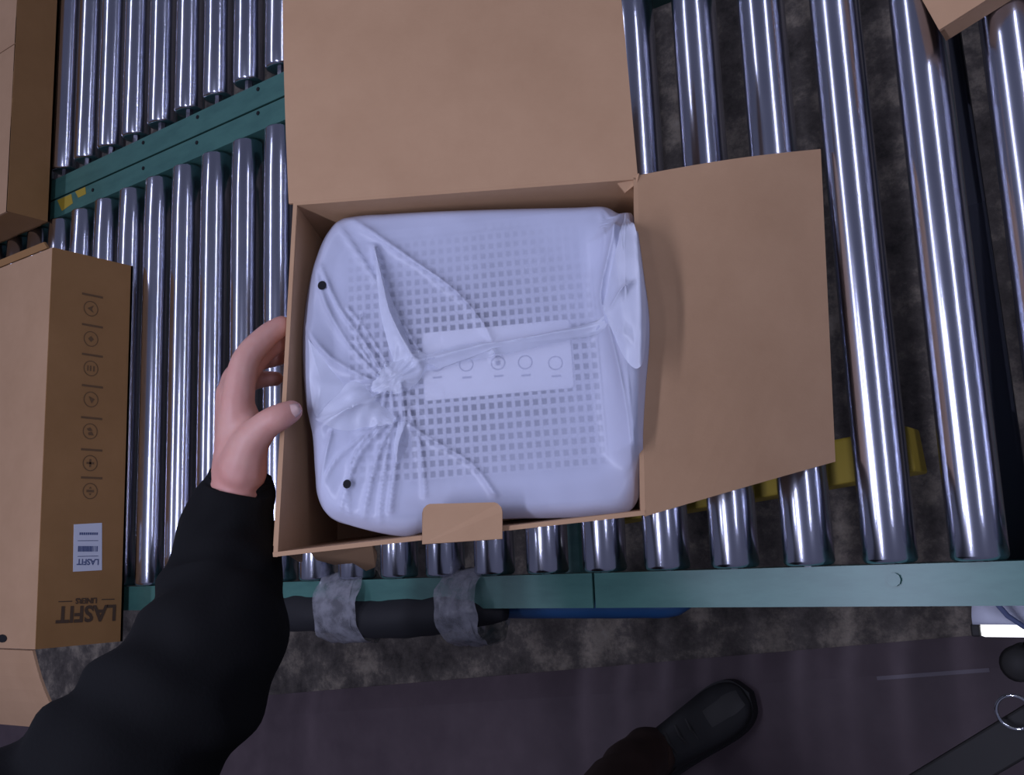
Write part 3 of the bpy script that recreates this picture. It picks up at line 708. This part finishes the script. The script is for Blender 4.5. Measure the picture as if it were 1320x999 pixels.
for f_, hp in ((foot1, hipl), (foot2, hipr)):
    an_ = V((f_.x, f_.y, 0.10)); kne = (an_ + hp) / 2 + V((0.02, -0.05, 0)); legs.append((an_, kne, hp))
    capsules(bm, [tc + V((0, 0, 0.98)), hp, kne, an_], [0.08, 0.055, 0.042, 0.024])
rsum = bm
me = bpy.data.meshes.new('person'); bmesh.ops.recalc_face_normals(bm, faces=bm.faces); bm.to_mesh(me); bm.free(); me.materials.append(MATS['skin'])
person = link('person', me)
tag(person, "worker in a black long-sleeved top whose left hand grips the open box's left wall", 'person')
md = person.modifiers.new('fuse', 'REMESH'); md.mode = 'VOXEL'; md.voxel_size = 0.0026; md.use_smooth_shade = True
md = person.modifiers.new('soften', 'SMOOTH'); md.factor = 0.5; md.iterations = 7
dg = bpy.context.evaluated_depsgraph_get(); me2 = bpy.data.meshes.new_from_object(person.evaluated_get(dg)); person.modifiers.clear()
person.data = me2
for p in me2.polygons: p.use_smooth = True
# thumb nail on the side that faces the viewer
tdir = (thumb[4] - thumb[2]).normalized(); tn = (-CAM_F + CAM_D * 0.15); tn = (tn - tdir * tn.dot(tdir)).normalized(); tsd = tdir.cross(tn)
g = [[thumb[4] + tdir * (-0.0075 + 0.0165 * i / 6) * 1.0 + tsd * (0.0066 * (j / 3 - 1) * math.sqrt(max(0.1, 1 - (max(0, i - 3) / 3.6) ** 2))) + tn * (0.0112 - 0.0030 * (j / 3 - 1) ** 2 - 0.0006 * max(0, i - 3) ** 1.5 / 2) for j in range(7)] for i in range(7)]
if (g[1][0] - g[0][0]).cross(g[0][1] - g[0][0]).dot(tn) < 0: g = [list(reversed(r)) for r in g]
sheet('fingernail', g, 0.001, 'nail', person, True)
# black top: sleeve with folds, torso
def cloth_tube(name, pts, radii, m, parent, folds, n=56, sub=10, seed=0.0, squash=1.0, caps=True, amp=0.06):
    pr = catmull([(*p, r) for p, r in zip(pts, radii)], sub); bm = bmesh.new()
    P_ = [V(q[:3]) for q in pr]; R__ = [q[3] for q in pr]; rings = []; prev = None; s_ = 0
    for i, p in enumerate(P_):
        d = (P_[min(i + 1, len(P_) - 1)] - P_[max(i - 1, 0)]).normalized()
        if prev is None: a, b = frame_at(d)
        else: a = (prev - d * prev.dot(d)).normalized(); b = d.cross(a)
        prev = a; s_ += (p - P_[i - 1]).length if i else 0
        ring = []
        for k in range(n):
            t = 2 * math.pi * k / n
            f_ = math.sin(s_ * folds + 1.6 * math.sin(t + seed) + 2.2 * noise.noise(V((math.cos(t) * 1.2, math.sin(t) * 1.2, s_ * 9 + seed))))
            rr = R__[i] * (1 + amp * f_ * min(1, i / 6) + 0.04 * noise.noise(V((math.cos(t) * 2, math.sin(t) * 2, s_ * 25 + seed))))
            ring.append(p + (a * math.cos(t) + b * math.sin(t) * squash) * rr)
        rings.append(ring)
    add_rings(bm, rings, caps); return obj(name, bm, m, parent, True)
SR = lambda px_r, px, py, dd: px_r * (D0 + dd) / FPX
arm_pts = [(310, 617, 0.018, 41), (307, 632, 0.020, 48), (299, 665, 0.016, 56), (290, 710, 0.006, 68), (286, 765, -0.012, 80), (272, 830, -0.05, 94), (222, 905, -0.085, 106), (152, 985, -0.115, 112), (50, 1080, -0.145, 124)]
ap = [H(x, y, d_) for x, y, d_, r in arm_pts]; ar = [SR(r, x, y, d_) for x, y, d_, r in arm_pts]
ap.append(shoulder); ar.append(0.085)
top = cloth_tube('sleeve', ap, ar, 'black_knit', person, 95, amp=0.05)
c0 = [H(x, y, d_) for x, y, d_, r in arm_pts[:2]]
cloth_tube('cuff', [c0[0] + (c0[0] - c0[1]) * 0.35, c0[0], c0[1], ap[2]], [ar[0] * 0.96, ar[0] * 1.0, ar[0] * 1.06, ar[1]], 'black_knit', top, 200, amp=0.01)
cloth_tube('torso', [tc + V((0, 0, 0.90)), tc + V((0, 0, 1.0)), tc + V((0, 0, 1.2)), tc + V((0, 0, 1.36)), tc + V((0, 0, 1.45)), tc + V((0, 0, 1.50))], [0.165, 0.17, 0.18, 0.19, 0.13, 0.075], 'black_knit', top, 40)
cloth_tube('sleeve', [tc - side_ * 0.14 + V((0, 0, 1.38)), tc - side_ * 0.25 + V((0, 0, 1.22)), tc - side_ * 0.27 + face * 0.02 + V((0, 0, 1.08)), tc - side_ * 0.2 + face * 0.10 + V((0, 0, 1.02))], [0.075, 0.062, 0.058, 0.05], 'black_knit', top, 60)
for (an_, kne, hp) in legs:
    cloth_tube('trouser_leg', [an_ + V((0, 0, -0.015)), an_ + V((0, 0, 0.06)), kne, hp, hp + V((0, 0, 0.06))], [0.042, 0.045, 0.070, 0.105, 0.10], 'brown_trouser', person, 60)
def shoe(f_, dr_):
    sd = V((-dr_.y, dr_.x, 0)); Lh = 0.275; bm = bmesh.new(); rings = []
    prof = [(-0.09, 0.030, 0.060), (-0.07, 0.036, 0.095), (-0.02, 0.038, 0.105), (0.03, 0.040, 0.092), (0.08, 0.044, 0.070), (0.12, 0.046, 0.056), (0.15, 0.042, 0.046), (0.172, 0.030, 0.036), (0.182, 0.014, 0.026)]
    prof = catmull(prof, 4)
    for s, hw, hh in prof:
        ring = []
        for k in range(24):
            t = 2 * math.pi * k / 24; y = hw * math.copysign(abs(math.cos(t)) ** 0.7, math.cos(t)); z = 0.012 + 0.016 + (hh - 0.016) * (0.5 + 0.5 * math.copysign(abs(math.sin(t)) ** 0.8, math.sin(t)))
            ring.append(V((f_.x, f_.y, 0)) + dr_ * s + sd * y + V((0, 0, z)))
        rings.append(ring)
    add_rings(bm, rings); sh = obj('shoe', bm, 'shoe_black', person, True)
    bm = bmesh.new(); lo, hi = [], []
    edge = [(s, hw + 0.004) for s, hw, hh in prof] + [(0.189, 0.0)] + [(s, -hw - 0.004) for s, hw, hh in reversed(prof)]
    for s, y in edge: p = V((f_.x, f_.y, 0)) + dr_ * s + sd * y; lo.append(p + V((0, 0, 0.0125))); hi.append(p + V((0, 0, 0.034)))
    add_rings(bm, [lo, hi]); obj('sole', bm, 'shoe_black', sh)
    bm = bmesh.new()
    rings = []
    for s, hw, hh in [q for q in prof if 0.105 <= q[0] <= 0.178]:
        rings.append([V((f_.x, f_.y, 0)) + dr_ * s + sd * (hw * 0.78 * math.cos(math.pi * k / 10)) + V((0, 0, 0.0135 + 0.016 + (hh - 0.016) * (0.5 + 0.5 * abs(math.sin(math.pi * k / 10)) ** 0.8))) for k in range(11)])
    add_rings(bm, rings, caps=False, closed=False); obj('toe_cap', bm, 'shoe_toe', sh, True)
    for q in range(4):
        p = V((f_.x, f_.y, 0)) + dr_ * (0.02 + 0.02 * q); zz = 0.115 - 0.010 * q
        bm = bmesh.new(); add_tube(bm, [p - sd * 0.02 + V((0, 0, zz - 0.006)), p + V((0, 0, zz)), p + sd * 0.02 + V((0, 0, zz - 0.006))], 0.0025, 6); obj('lace', bm, 'shoe_toe', sh)
shoe(foot1, ftd); shoe(foot2, face)
bm = bmesh.new(); bmesh.ops.create_uvsphere(bm, u_segments=24, v_segments=14, radius=0.094, matrix=Matrix.Translation(hd - face * 0.012 + V((0, 0, 0.032))))
obj('hair', bm, 'hair_dark', person, True)
